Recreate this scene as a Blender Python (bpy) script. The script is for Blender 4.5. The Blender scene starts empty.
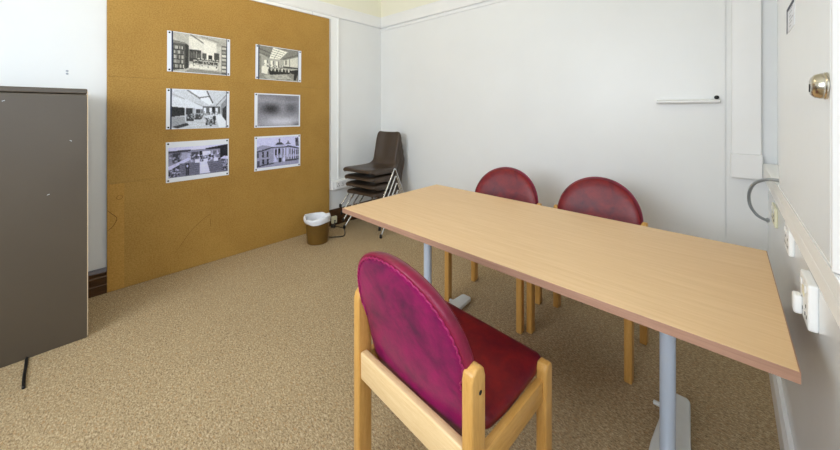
import bpy, bmesh, math, random
from mathutils import Vector, Matrix
random.seed(4)
S = bpy.context.scene
C = S.collection
PI = math.pi
V = Vector
H = 1.25                                  # camera height, metres
YAW = math.atan(298 / 327)                # the room is seen corner-on

# ------------------------------------------------------------------ mesh helpers
def rbox(bm, c, s, bev=0.0, seg=2, rot=None):
    t = bmesh.new()
    bmesh.ops.create_cube(t, size=1)
    for v in t.verts:
        v.co = V((v.co.x * s[0], v.co.y * s[1], v.co.z * s[2]))
    if bev > 0:
        bmesh.ops.bevel(t, geom=t.edges[:], offset=bev, segments=seg, affect='EDGES', profile=0.5)
    M = Matrix.Translation(V(c)) @ (rot.to_4x4() if rot else Matrix())
    bmesh.ops.transform(t, matrix=M, verts=t.verts[:])
    join(bm, t)

def join(bm, t):
    me = bpy.data.meshes.new('tmp')
    t.to_mesh(me); t.free()
    bm.from_mesh(me)
    bpy.data.meshes.remove(me)

def box2(bm, a, b, bev=0.0, seg=2):
    rbox(bm, [(a[i] + b[i]) / 2 for i in range(3)], [abs(b[i] - a[i]) for i in range(3)], bev, seg)

def tube(bm, pts, r, n=10, closed=False):
    pts = [V(p) for p in pts]
    m = len(pts)
    rs = r if isinstance(r, (list, tuple)) else [r] * m
    up = None
    rings = []
    for i, p in enumerate(pts):
        if closed:
            d = (pts[(i + 1) % m] - pts[i - 1]).normalized()
        else:
            d = (pts[min(i + 1, m - 1)] - pts[max(i - 1, 0)]).normalized()
        if up is None:
            up = d.orthogonal().normalized()
        up = (up - d * up.dot(d))
        up = up.normalized() if up.length > 1e-6 else d.orthogonal().normalized()
        w = d.cross(up)
        rings.append([bm.verts.new(p + (up * math.cos(2 * PI * k / n) + w * math.sin(2 * PI * k / n)) * rs[i]) for k in range(n)])
    for i in range(m if closed else m - 1):
        a, b = rings[i], rings[(i + 1) % m]
        for k in range(n):
            bm.faces.new((a[k], a[(k + 1) % n], b[(k + 1) % n], b[k]))
    if not closed:
        bm.faces.new(rings[0][::-1]); bm.faces.new(rings[-1])

def smooth_path(pts, sub=8):
    pts = [V(p) for p in pts]
    out = []
    for i in range(len(pts) - 1):
        p0, p1, p2, p3 = pts[max(i - 1, 0)], pts[i], pts[i + 1], pts[min(i + 2, len(pts) - 1)]
        for k in range(sub):
            t = k / sub
            out.append(0.5 * (2 * p1 + (p2 - p0) * t + (2 * p0 - 5 * p1 + 4 * p2 - p3) * t * t + (3 * p1 - p0 - 3 * p2 + p3) * t ** 3))
    out.append(pts[-1])
    return out

def lathe(bm, prof, n=32, M=None, cap0=True, cap1=True):
    M = M or Matrix()
    rings = [[bm.verts.new(M @ V((r * math.cos(2 * PI * k / n), r * math.sin(2 * PI * k / n), z))) for k in range(n)] for r, z in prof]
    for a, b in zip(rings, rings[1:]):
        for k in range(n):
            bm.faces.new((a[k], a[(k + 1) % n], b[(k + 1) % n], b[k]))
    if cap0: bm.faces.new(rings[0][::-1])
    if cap1: bm.faces.new(rings[-1])

def prism(bm, pts, off, bev=0.0, seg=2):
    """polygon of 3-D points extruded along off"""
    t = bmesh.new()
    off = V(off)
    a = [t.verts.new(V(p)) for p in pts]
    b = [t.verts.new(V(p) + off) for p in pts]
    t.faces.new(a[::-1]); t.faces.new(b)
    n = len(pts)
    for i in range(n):
        t.faces.new((a[i], a[(i + 1) % n], b[(i + 1) % n], b[i]))
    bmesh.ops.recalc_face_normals(t, faces=t.faces[:])
    if bev > 0:
        bmesh.ops.bevel(t, geom=t.edges[:], offset=bev, segments=seg, affect='EDGES', profile=0.5)
    join(bm, t)

def obj(name, bm, mat, parent=None, smooth=False, loc=None, angle=None):
    bmesh.ops.recalc_face_normals(bm, faces=bm.faces[:])
    me = bpy.data.meshes.new(name)
    bm.to_mesh(me); bm.free()
    for m in (mat if isinstance(mat, (list, tuple)) else [mat]):
        me.materials.append(m)
    if smooth:
        me.polygons.foreach_set('use_smooth', [True] * len(me.polygons))
        if angle: me.set_sharp_from_angle(angle=math.radians(angle))
    o = bpy.data.objects.new(name, me)
    C.objects.link(o)
    if parent: o.parent = parent
    if loc: o.location = loc
    return o

def NB(): return bmesh.new()

def tag(o, label, cat, group=None):
    o['label'] = label; o['category'] = cat
    if group: o['group'] = group
    return o

def thing(name, label, cat, loc=(0, 0, 0), rz=0, group=None):
    o = bpy.data.objects.new(name, None); C.objects.link(o)
    o.empty_display_size = .1
    o.location = loc; o.rotation_euler = (0, 0, rz)
    return tag(o, label, cat, group)

def struct(name, bm, mat, **k):
    o = obj(name, bm, mat, **k); o['kind'] = 'structure'; return o

def copy_tree(o, parent=None):
    c = o.copy(); C.objects.link(c)
    if parent: c.parent = parent
    for ch in list(o.children): copy_tree(ch, c)
    return c

# ------------------------------------------------------------------ materials
def srgb(r, g, b):
    f = lambda c: (c / 255 / 12.92) if c / 255 <= .04045 else ((c / 255 + .055) / 1.055) ** 2.4
    return (f(r), f(g), f(b), 1)

def base(name, rough=.5, spec=.5, metal=0.0):
    m = bpy.data.materials.new(name); m.use_nodes = True
    nt = m.node_tree; b = nt.nodes['Principled BSDF']
    b.inputs['Roughness'].default_value = rough
    b.inputs['Specular IOR Level'].default_value = spec
    b.inputs['Metallic'].default_value = metal
    return m, nt, b

def coords(nt, scale=(1, 1, 1), rot=(0, 0, 0)):
    tc = nt.nodes.new('ShaderNodeTexCoord'); mp = nt.nodes.new('ShaderNodeMapping')
    mp.inputs['Scale'].default_value = scale; mp.inputs['Rotation'].default_value = rot
    nt.links.new(tc.outputs['Object'], mp.inputs['Vector'])
    return mp.outputs['Vector']

def noise(nt, vec, scale, detail=3, rough=.55, dist=0):
    n = nt.nodes.new('ShaderNodeTexNoise')
    n.inputs['Scale'].default_value = scale; n.inputs['Detail'].default_value = detail
    n.inputs['Roughness'].default_value = rough; n.inputs['Distortion'].default_value = dist
    nt.links.new(vec, n.inputs['Vector'])
    return n.outputs['Fac']

def ramp(nt, fac, stops):
    r = nt.nodes.new('ShaderNodeValToRGB')
    e = r.color_ramp.elements
    while len(e) < len(stops): e.new(.5)
    for el, (p, c) in zip(e, stops): el.position = p; el.color = c
    nt.links.new(fac, r.inputs['Fac'])
    return r.outputs['Color']

def mix(nt, fac, a, b, mode='MIX'):
    n = nt.nodes.new('ShaderNodeMix'); n.data_type = 'RGBA'; n.blend_type = mode
    for sock, v in ((n.inputs['Factor'], fac), (n.inputs['A'], a), (n.inputs['B'], b)):
        if isinstance(v, bpy.types.NodeSocket): nt.links.new(v, sock)
        else: sock.default_value = v
    return n.outputs['Result']

def bump(nt, b, h, strength, dist=.01):
    n = nt.nodes.new('ShaderNodeBump')
    n.inputs['Strength'].default_value = strength; n.inputs['Distance'].default_value = dist
    nt.links.new(h, n.inputs['Height']); nt.links.new(n.outputs['Normal'], b.inputs['Normal'])

def setc(nt, b, c):
    if isinstance(c, bpy.types.NodeSocket): nt.links.new(c, b.inputs['Base Color'])
    else: b.inputs['Base Color'].default_value = c

def plain(name, col, rough=.5, spec=.5, metal=0.0, var=.04, scale=9, bmp=0.0, bscale=60):
    m, nt, b = base(name, rough, spec, metal)
    v = coords(nt)
    lo = tuple(c * (1 - var) for c in col[:3]) + (1,); hi = tuple(min(1, c * (1 + var)) for c in col[:3]) + (1,)
    setc(nt, b, ramp(nt, noise(nt, v, scale, 4), [(.3, lo), (.7, hi)]))
    if bmp: bump(nt, b, noise(nt, v, bscale, 3), bmp, .004)
    return m

def wood(name, lo, hi, grain=(3, 30, 30), rough=.35, scale=3, fine=.35):
    m, nt, b = base(name, rough, .45)
    v = coords(nt, grain)
    f1 = noise(nt, v, scale, 4, .6, .6)
    c1 = ramp(nt, f1, [(.3, lo), (.7, hi)])
    f2 = noise(nt, v, scale * 7, 2, .6)
    c = mix(nt, fine, c1, ramp(nt, f2, [(.35, lo), (.65, hi)]))
    setc(nt, b, c)
    bump(nt, b, f2, .04, .001)
    return m

M = {}
M['wall'] = plain('white_wall_paint', srgb(230, 231, 231), .32, .4, var=.012, scale=3, bmp=.08, bscale=25)
M['gloss_wall'] = plain('white_gloss_paint', srgb(240, 243, 246), .24, .5, var=.008, scale=4, bmp=.06, bscale=14)
M['frieze'] = plain('cream_frieze_paint', srgb(238, 235, 218), .6, .3, var=.012, scale=3)
M['white_trim'] = plain('white_trim_paint', srgb(236, 236, 236), .3, .45, var=.01)
M['white_plastic'] = plain('white_plastic', srgb(244, 245, 245), .5, .35, var=.004)
M['cream_plastic'] = plain('cream_plastic', srgb(236, 231, 200), .35, .5, var=.02)
M['black'] = plain('black_plastic', srgb(22, 21, 21), .4, .4, var=.1)
M['dark_gap'] = plain('dark_socket_slot', srgb(70, 66, 62), .6, .2, var=.1)
M['grey_cable'] = plain('grey_cable_sheath', srgb(150, 156, 160), .4, .4, var=.03)
M['silver'] = plain('silver_painted_steel', srgb(192, 205, 224), .3, .5, .15, var=.02)
M['foot_metal'] = plain('light_grey_cast_metal', srgb(222, 227, 228), .38, .5, .1, var=.03, scale=20)
M['dark_steel'] = plain('dark_grey_steel', srgb(70, 74, 80), .45, .4, .4, var=.05)
M['chrome'] = plain('chrome_plated_tube', srgb(225, 228, 232), .12, .5, 1.0, var=.02)
M['brass'] = plain('polished_brass', srgb(202, 194, 178), .22, .5, 1.0, var=.04)
M['brown_plastic'] = plain('dark_brown_plastic', srgb(66, 52, 40), .36, .45, var=.08, bmp=.12, bscale=240)
M['cabinet'] = plain('brown_stove_enamelled_steel', srgb(83, 73, 61), .42, .45, var=.05, scale=3, bmp=.05, bscale=130)
M['cabinet_highlight'] = plain('cream_corner_highlight', srgb(205, 182, 152), .5, .4, var=.04)  # cream tone of the highlight painted along the cabinet corner
M['scratch'] = plain('pale_scratch', srgb(205, 210, 214), .6, .3, var=.05)
M['bin'] = plain('brown_bin_plastic', srgb(104, 76, 30), .35, .4, var=.12, scale=12)
M['bag'] = plain('white_bin_bag', srgb(226, 228, 234), .35, .4, var=.03, scale=18, bmp=.5, bscale=40)
M['paper'] = plain('white_photo_paper', srgb(232, 236, 246), .35, .4, var=.006)
M['navy'] = plain('dark_blue_print', srgb(48, 56, 80), .5, .3, var=.05)
M['text_grey'] = plain('grey_print', srgb(165, 170, 180), .5, .3, var=.05)
M['beech'] = wood('golden_beech', srgb(190, 138, 66), srgb(216, 168, 96), (26, 26, 2.2), .33, 3)
M['pale_beech'] = wood('pale_sanded_beech', srgb(216, 182, 130), srgb(234, 206, 160), (2.2, 26, 26), .4, 3)
M['rail_beech'] = wood('golden_beech_rail', srgb(190, 138, 66), srgb(216, 168, 96), (26, 2.2, 26), .33, 3)
M['laminate'] = wood('beech_laminate', srgb(212, 174, 126), srgb(226, 191, 145), (1.2, 26, 26), .42, 3, .25)
M['edging'] = wood('pinkish_beech_edging', srgb(150, 112, 92), srgb(178, 138, 116), (1.6, 30, 60), .45, 3)
M['skirting'] = wood('dark_varnished_skirting', srgb(58, 36, 18), srgb(88, 58, 32), (30, 2, 30), .3, 3)

def vinyl(name, a, b_, rough=.3):
    m, nt, b = base(name, rough, .32)
    v = coords(nt)
    n1 = noise(nt, v, 9, 4, .6, .8)
    n2 = noise(nt, v, 34, 3, .6, .5)
    setc(nt, b, mix(nt, .3, ramp(nt, n1, [(.32, a), (.68, b_)]), ramp(nt, n2, [(.35, a), (.65, b_)])))
    bump(nt, b, noise(nt, v, 320, 2), .12, .002)
    return m
M['vinyl_red'] = vinyl('dark_red_vinyl', srgb(82, 12, 30), srgb(132, 28, 30), .36)
M['vinyl_back'] = vinyl('crimson_purple_vinyl', srgb(80, 10, 60), srgb(150, 6, 88), .33)
M['vinyl_rim'] = vinyl('dark_crimson_vinyl_rim', srgb(104, 18, 44), srgb(138, 30, 62), .3)
M['vinyl_edge'] = vinyl('crimson_vinyl_edge', srgb(132, 24, 72), srgb(164, 40, 96), .3)

# hardboard pinboard
m, nt, b = base('brown_hardboard', .62, .25)
v = coords(nt)
c1 = ramp(nt, noise(nt, v, 2.2, 5, .6), [(.3, srgb(156, 117, 50)), (.7, srgb(180, 141, 69))])
c2 = ramp(nt, noise(nt, v, 120, 4, .7), [(.36, srgb(138, 100, 42)), (.64, srgb(198, 158, 90))])
setc(nt, b, mix(nt, .4, c1, c2))
bump(nt, b, noise(nt, v, 160, 3), .2, .002)
M['hardboard'] = m
m, nt, b = base('fresh_hardboard', .62, .25)
v = coords(nt)
setc(nt, b, ramp(nt, noise(nt, v, 120, 4, .7), [(.3, srgb(170, 126, 54)), (.7, srgb(198, 154, 80))]))
M['hardboard_light'] = m
M['pencil'] = plain('dark_pencil_scribble', srgb(96, 64, 24), .7, .2)

# speckled cord carpet
m, nt, b = base('speckled_beige_carpet', .95, .1)
v = coords(nt)
w = coords(nt, (1, 1.9, 1), (0, 0, .5))
n1 = noise(nt, w, 88, 2, .6, .6)
n2 = noise(nt, v, 260, 2, .7)
n3 = noise(nt, v, 2.0, 3, .5)
n4 = noise(nt, w, 60, 1, .5, .4)
c1 = ramp(nt, n1, [(.34, srgb(92, 76, 56)), (.44, srgb(158, 136, 104)), (.53, srgb(184, 162, 124)), (.63, srgb(222, 204, 170))])
c1 = mix(nt, ramp(nt, n4, [(.60, (0, 0, 0, 1)), (.68, (.7, .7, .7, 1))]), c1, srgb(184, 136, 84))
c2 = ramp(nt, n2, [(.36, srgb(124, 104, 80)), (.5, srgb(172, 150, 118)), (.64, srgb(214, 196, 164))])
c = mix(nt, .35, c1, c2)
c = mix(nt, .2, c, ramp(nt, n3, [(.3, srgb(158, 134, 102)), (.7, srgb(184, 160, 124))]))
setc(nt, b, c)
bump(nt, b, n2, .6, .006)
M['carpet'] = m

# printed photographs: the print is stored as one colour per cell of the sheet
m, nt, b = base('black_and_white_print', .4, .35)
at = nt.nodes.new('ShaderNodeAttribute'); at.attribute_name = 'print'
nt.links.new(at.outputs['Color'], b.inputs['Base Color'])
M['print'] = m
# clear window glass
m = bpy.data.materials.new('clear_glass'); m.use_nodes = True
nt = m.node_tree; nt.nodes.clear()
out = nt.nodes.new('ShaderNodeOutputMaterial'); tr = nt.nodes.new('ShaderNodeBsdfTransparent'); gl = nt.nodes.new('ShaderNodeBsdfGlossy')
gl.inputs['Roughness'].default_value = .02
mx = nt.nodes.new('ShaderNodeMixShader'); mx.inputs['Fac'].default_value = .06
nt.links.new(tr.outputs[0], mx.inputs[1]); nt.links.new(gl.outputs[0], mx.inputs[2]); nt.links.new(mx.outputs[0], out.inputs[0])
M['glass'] = m
def emis(name, col, s):
    m = bpy.data.materials.new(name); m.use_nodes = True
    nt = m.node_tree; b = nt.nodes['Principled BSDF']
    b.inputs['Base Color'].default_value = (.8, .8, .8, 1)
    b.inputs['Emission Color'].default_value = col; b.inputs['Emission Strength'].default_value = s
    return m
LAMP = 9.0
M['lamp'] = emis('warm_lamp_diffuser', (1, .84, .60, 1), LAMP)

# ------------------------------------------------------------------ the room
XL, YB, YR, ZC = -3.125, 2.70, -1.55, 2.95      # left wall, back wall, rear wall, ceiling
A = math.radians(1.04)                          # the window wall is a degree out of square
P0 = V((.245, YB, 0))
dW = V((-math.sin(A), -math.cos(A), 0)); nW = V((-math.cos(A), math.sin(A), 0))
def W(t, n, z): return P0 + dW * t + nW * n + V((0, 0, z))
def wbox(bm, t0, t1, n0, n1, z0, z1, bev=0.0, seg=2):
    prism(bm, [W(t0, n0, z0), W(t1, n0, z0), W(t1, n1, z0), W(t0, n1, z0)], (0, 0, z1 - z0), bev, seg)
TE = 4.3

bm = NB(); box2(bm, (XL - .15, YR - .15, -.1), (.5, YB + .15, 0)); struct('floor', bm, M['carpet'])
bm = NB(); box2(bm, (XL - .15, YR - .15, ZC), (.5, YB + .15, ZC + .1)); struct('ceiling', bm, M['frieze'])
# left wall, white to the picture rail and cream above
bm = NB(); box2(bm, (XL - .15, YR, 0), (XL, YB, 2.35)); struct('wall_left', bm, M['wall'])
bm = NB(); box2(bm, (XL - .15, YR, 2.35), (XL, YB, ZC)); struct('wall_left_frieze', bm, M['frieze'])
bm = NB(); box2(bm, (XL - .15, YB + .007, 0), (.45, YB + .15, 2.35))
box2(bm, (XL, YB, 0), (.0335, YB + .007, 2.35)); box2(bm, (.0375, YB, 0), (.30, YB + .007, 2.35))
struct('wall_back', bm, M['wall'])
bm = NB(); box2(bm, (XL - .15, YB, 2.35), (.45, YB + .15, ZC)); struct('wall_back_frieze', bm, M['frieze'])
# window wall: solid below the trunking, window beside the camera
T1, T2, ZS, ZH = 1.87, 4.0, .957, 2.45
bm = NB()
wbox(bm, 0, TE, -.2, .035, 0, .872)
wbox(bm, 0, TE, -.2, 0, .872, ZS); wbox(bm, 0, T1, -.2, 0, ZS, ZH); wbox(bm, T2, TE, -.2, 0, ZS, ZH); wbox(bm, 0, TE, -.2, 0, ZH, ZC)
struct('wall_right', bm, M['gloss_wall'])
# splayed window reveal
bm = NB()
prism(bm, [W(1.748, 0, ZS), W(1.748, .060, ZS), W(1.756, .060, ZS), W(1.88, -.05, ZS), W(1.88, -.2, ZS), W(1.865, -.2, ZS), W(1.865, 0, ZS)], (0, 0, ZH - ZS), .002)
struct('trim_1', bm, M['white_trim'])
def window(name, corner, ax, up, w, h, depth, sill=True):
    """frame with one mullion and one transom and its panes; ax runs along the wall, depth points outwards"""
    bm = NB(); f = .05; ax = V(ax); dn = V(depth)
    def bar(a0, a1, z0, z1):
        c = V(corner)
        prism(bm, [c + ax * a0 + V((0, 0, z0)), c + ax * a1 + V((0, 0, z0)), c + ax * a1 + V((0, 0, z1)), c + ax * a0 + V((0, 0, z1))], dn * .05)
    bar(0, f, 0, h); bar(w - f, w, 0, h); bar(f, w - f, 0, f); bar(f, w - f, h - f, h)
    bar(w / 2 - .02, w / 2 + .02, f, h - f)
    for a0, a1 in ((f, w / 2 - .02), (w / 2 + .02, w - f)): bar(a0, a1, h * .62, h * .62 + .035)
    fr = struct(name, bm, M['white_trim'])
    bm = NB(); c = V(corner) + dn * .02
    prism(bm, [c + ax * f + V((0, 0, f)), c + ax * (w - f) + V((0, 0, f)), c + ax * (w - f) + V((0, 0, h - f)), c + ax * f + V((0, 0, h - f))], dn * .004)
    obj('window_pane', bm, M['glass'], fr)
    return fr
window('window_1', W(T1 + .02, -.1, ZS), dW, None, T2 - T1 - .02, ZH - ZS, -nW)
# rear wall behind the photographer with the big window
RX0, RX1, RZ0, RZ1 = -2.25, -.05, .95, 2.5
bm = NB()
box2(bm, (XL - .15, YR - .2, 0), (.45, YR, RZ0)); box2(bm, (XL - .15, YR - .2, RZ1), (.45, YR, ZC))
box2(bm, (XL - .15, YR - .2, RZ0), (RX0, YR, RZ1)); box2(bm, (RX1, YR - .2, RZ0), (.45, YR, RZ1))
struct('wall_rear', bm, M['wall'])
window('window_2', (RX0, YR - .1, RZ0), (1, 0, 0), None, RX1 - RX0, RZ1 - RZ0, (0, -1, 0))

# picture rail
bm = NB()
prism(bm, [(XL, YR, 2.283), (XL + .018, YR, 2.283), (XL + .022, YR, 2.30), (XL + .022, YR, 2.40), (XL + .016, YR, 2.414), (XL, YR, 2.418)], (0, YB - YR, 0))
struct('trim_2', bm, M['white_trim'])
bm = NB()
prism(bm, [(XL, YB, 2.283), (XL, YB - .018, 2.283), (XL, YB - .022, 2.30), (XL, YB - .022, 2.40), (XL, YB - .016, 2.414), (XL, YB, 2.418)], (.235 - XL, 0, 0))
prism(bm, [(XL, YB, 2.245), (XL, YB - .010, 2.245), (XL, YB - .010, 2.268), (XL, YB, 2.268)], (.235 - XL, 0, 0))
struct('trim_3', bm, M['white_trim'])
# skirting boards
def skirt_prof(h): return [(0, 0), (.022, 0), (.022, h * .34), (.018, h * .37), (.020, h * .66), (.014, h * .70), (.017, h * .85), (.006, h), (0, h)]
bm = NB()
for y0, y1 in ((YR, .2115), (1.9485, YB)):
    prism(bm, [(XL + a, y0, z) for a, z in skirt_prof(.172)], (0, y1 - y0, 0))
struct('baseboard_left', bm, M['skirting'])
bm = NB(); prism(bm, [(XL + .022, YB - a, z) for a, z in skirt_prof(.172)], (.17 - XL, 0, 0)); struct('baseboard_back', bm, M['skirting'])
bm = NB(); prism(bm, [W(.0, .035 + a * 1.0, z) for a, z in [(0, 0), (.024, 0), (.022, .085), (.012, .1), (0, .1)]], dW * TE); struct('baseboard_right', bm, M['white_trim'])

# ------------------------------------------------------------------ wall services
# dado trunking on the window wall, with lid joints
t = thing('cable_trunking', 'long white dado trunking running along the window wall above the sockets', 'trunking', W(2, .03, .873))


def child(name, bm, mat, par, **k):
    """bm holds world coordinates: store them relative to the thing's base"""
    bmesh.ops.transform(bm, matrix=par.matrix_basis.inverted(), verts=bm.verts[:])
    return obj(name, bm, mat, par, **k)

bm = NB()
wbox(bm, .06, TE - .1, .0005, .055, .873, .957, .003)
child('body', bm, M['white_plastic'], t)
for (a, b2) in ((.07, 1.995), (2.0, TE - .12)):
    bm = NB(); wbox(bm, a, b2, .055, .058, .876, .9138, .0006); child('lid', bm, M['white_plastic'], t)
    bm = NB(); wbox(bm, a, b2, .055, .058, .9148, .954, .0006); child('lid', bm, M['white_plastic'], t)

# vertical boxed casing in the corner and its deeper lower box
bm = NB(); box2(bm, (.06, YB - .04, 1.0), (.181, YB, 2.245), .003)
t = thing('pipe_casing', 'tall white boxed cable casing on the back wall beside the window wall', 'casing', (.12, YB, .86))
child('casing', bm, M['white_trim'], t)
bm = NB(); box2(bm, (.054, YB - .052, .862), (.186, YB, 1.0), .004); child('end_box', bm, M['white_trim'], t)

# narrow ledge bar on the back wall
t = thing('wall_ledge', 'narrow white ledge bar fixed on the back wall above the table', 'ledge', (-.147, YB, 1.30))
bm = NB(); prism(bm, [(-.303, YB, 1.300), (-.303, YB - .045, 1.300), (-.303, YB - .05, 1.306), (-.303, YB - .05, 1.314), (-.303, YB - .012, 1.324), (-.303, YB, 1.324)], (.312, 0, 0), .001)
child('bar', bm, M['white_trim'], t)
bm = NB(); lathe(bm, [(.004, -.012), (.011, -.010), (.012, .004), (.005, .008)], 14, Matrix.Translation((-.006, YB - .016, 1.333)) @ Matrix.Rotation(PI / 2, 4, 'X'))
o = child('stopper', bm, M['black'], t, smooth=True); o['label'] = 'black stopper'

# sockets on the window wall
def faceplate(bm, t0, t1, z0, z1, n=.035, d=.012): wbox(bm, t0, t1, n, n + d, z0, z1, .004, 3)
def wall_socket(label, t0, t1, z0, z1, depth, mat, plug=None):
    c = W((t0 + t1) / 2, .035, z0)
    s = thing('wall_socket', label, 'socket', c, 0, 'sockets below the trunking')
    bm = NB(); faceplate(bm, t0, t1, z0, z1, .035, depth); child('faceplate', bm, mat, s)
    tm = (t0 + t1) / 2
    for q in ((t0 + tm) / 2, (tm + t1) / 2):
        bm = NB(); wbox(bm, q - .008, q + .008, .035 + depth, .038 + depth, z1 - .03, z1 - .012, .001); child('switch', bm, M['white_trim'], s)
        for a, z in ((-.011, .022), (.011, .022), (0, .045)):
            bm = NB(); wbox(bm, q + a - .003, q + a + .003, .034 + depth, .0357 + depth, z0 + z, z0 + z + .008); child('pin_slot', bm, M['dark_gap'], s)
    return s

wall_socket('cream socket plate with a grey cable plugged in, farthest along the window wall', .36, .51, .715, .805, .010, M['cream_plastic'])
wall_socket('white double socket box below the trunking, between cream socket and near adaptor', .925, 1.035, .755, .85, .014, M['white_plastic'])
s = wall_socket('large white socket plate nearest the camera with white adaptor and yellowed mark', 1.325, 1.445, .70, .815, .018, M['white_plastic'])
bm = NB(); wbox(bm, 1.335, 1.37, .053, .070, .705, .755, .006, 3); o = child('adaptor_plug', bm, M['white_plastic'], s)
bm = NB(); wbox(bm, 1.37, 1.395, .053, .0545, .765, .79, .001); o = child('stain', bm, M['cream_plastic'], s); o['label'] = 'yellowed patch'

# grey cable looping out from behind the cupboard into the cream socket
pts = smooth_path([W(.90, .022, .99), W(.86, .045, .985), W(.75, .085, .968), W(.62, .115, .925), W(.51, .127, .86), W(.45, .122, .795), W(.425, .100, .748), W(.41, .074, .727), W(.40, .060, .722)], 8)
t = thing('grey_cable', 'grey cable looping from behind the white cupboard to the cream socket', 'cable', W(.40, .055, .722))
bm = NB(); tube(bm, pts, .0065, 10); child('cord', bm, M['grey_cable'], t, smooth=True)
bm = NB(); tube(bm, [pts[-1] + (pts[-3] - pts[-1]) * .4, pts[-1]], [.010, .012], 10); child('plug', bm, M['grey_cable'], t, smooth=True, angle=40)

# shallow white wall cupboard with a brass lock
t = thing('wall_cupboard', 'tall white wall cupboard with brass lock above the trunking beside the window', 'cupboard', W(1.3, .0, .968))
bm = NB(); wbox(bm, .896, 1.74, .0005, .043, .968, 2.24, .002); child('body', bm, M['white_trim'], t)
bm = NB(); wbox(bm, .891, 1.744, .044, .060, .966, 2.235, .003, 3); dr = child('door', bm, M['gloss_wall'], t)
def axis_out(p): return Matrix.Translation(p) @ nW.to_track_quat('Z', 'Y').to_matrix().to_4x4()
lk = axis_out(W(1.718, .060, 1.298))
bm = NB(); lathe(bm, [(.026, 0), (.026, .003), (.0245, .005), (.0245, .008), (.022, .016), (.016, .021), (.014, .0215)], 32, lk)
o = child('lock', bm, M['brass'], t, smooth=True, angle=35); o['label'] = 'brass lock'
bm = NB(); lathe(bm, [(.005, .0215), (.005, .0225)], 16, lk)
rbox(bm, (0, 0, 0), (.003, .014, .0016)); 
for v_ in bm.verts[-8:]: v_.co = lk @ (v_.co + V((0, -.004, .022)))
ks = obj('keyhole', bm, M['black'], o); bmesh_m = Matrix.Translation(-V(t.location)); ks.data.transform(bmesh_m)

# paper notice on the cupboard door
t = thing('paper_notice', 'small white paper notice with dark blue border on the cupboard door', 'notice', W(1.2, .060, 1.495))
bm = NB(); wbox(bm, 1.125, 1.29, .0601, .0608, 1.497, 1.575); child('sheet', bm, M['paper'], t)
bm = NB(); wbox(bm, 1.125, 1.146, .0608, .0612, 1.497, 1.575); wbox(bm, 1.145, 1.29, .0608, .0612, 1.563, 1.575); child('printed_border', bm, M['navy'], t)
bm = NB()
for k in range(6): wbox(bm, 1.19, 1.265 - .02 * (k % 3), .0608, .0611, 1.558 - .010 * k, 1.560 - .010 * k)
child('printed_lines', bm, M['text_grey'], t)

# left wall: mini trunking under the rail, vertical drop, low socket trunking
bm = NB(); box2(bm, (XL, YR, 2.250), (XL + .018, 1.755, 2.281), .002); box2(bm, (XL, 1.758, 2.250), (XL + .018, 1.985, 2.281), .002)
tag(obj('mini_trunking', bm, M['white_plastic']), 'thin white cable trunking under the picture rail above the brown board', 'trunking')
bm = NB(); box2(bm, (XL, 1.975, .492), (XL + .012, 2.062, 2.281), .002); box2(bm, (XL, 2.060, .492), (XL + .016, 2.078, 2.281), .002)
tag(obj('vertical_trunking', bm, M['white_plastic']), 'vertical white cable trunking between the brown board and the room corner', 'trunking')
t = thing('socket_trunking', 'low white socket trunking on the left wall behind the stacked chairs', 'trunking', (XL, 2.3, .39))
bm = NB(); box2(bm, (XL, 1.97, .392), (XL + .05, YB - .002, .490), .004); child('body', bm, M['white_plastic'], t)
for y in (2.01, 2.155):
    bm = NB(); box2(bm, (XL + .05, y, .400), (XL + .057, y + .125, .482), .002); fp = child('socket_plate', bm, M['white_trim'], t)
    for q in (.035, .09):
        for a, z in ((-.011, .025), (.011, .025), (0, .047)):
            bm = NB(); box2(bm, (XL + .0565, y + q + a - .004, .40 + z), (XL + .0578, y + q + a + .004, .40 + z + .01))
            g = obj('pin_slot', bm, M['dark_gap'], fp); g.data.transform(Matrix.Translation(-V(t.location)))
t = thing('telephone_socket', 'small cream telephone socket on the skirting beside the waste bin', 'socket', (XL + .022, 2.0, .03))
bm = NB(); box2(bm, (XL + .022, 1.972, .03), (XL + .05, 2.032, .105), .005, 3); child('housing', bm, M['cream_plastic'], t)
bm = NB(); box2(bm, (XL + .0495, 1.994, .05), (XL + .051, 2.010, .066)); child('jack', bm, M['dark_gap'], t)
t = thing('black_lead', 'thin black lead and plug on the carpet beside the waste bin', 'cable', (-2.98, 1.95, 0))
bm = NB(); tube(bm, smooth_path([(-3.072, 2.00, .045), (-3.05, 1.985, .012), (-2.96, 2.02, .006), (-2.86, 1.98, .005), (-2.76, 1.90, .005), (-2.80, 1.82, .005), (-2.87, 1.76, .005)], 6), .0045, 8); child('cord', bm, M['black'], t, smooth=True)
bm = NB(); rbox(bm, (-3.045, 1.96, .017), (.05, .03, .03), .007, 2, Matrix.Rotation(.6, 3, 'Z')); child('plug', bm, M['black'], t)
for z, k in ((1.510, 'upper'), (1.492, 'lower')):
    bm = NB(); lathe(bm, [(.0065, 0), (.0065, .003), (.003, .004)], 12, Matrix.Translation((XL, .026, z)) @ Matrix.Rotation(PI / 2, 4, 'Y'))
    tag(obj('wall_plug', bm, M['text_grey']), k + ' of two tiny grey wall plugs above the brown cabinet', 'wall plug', 'wall plugs')

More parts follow.
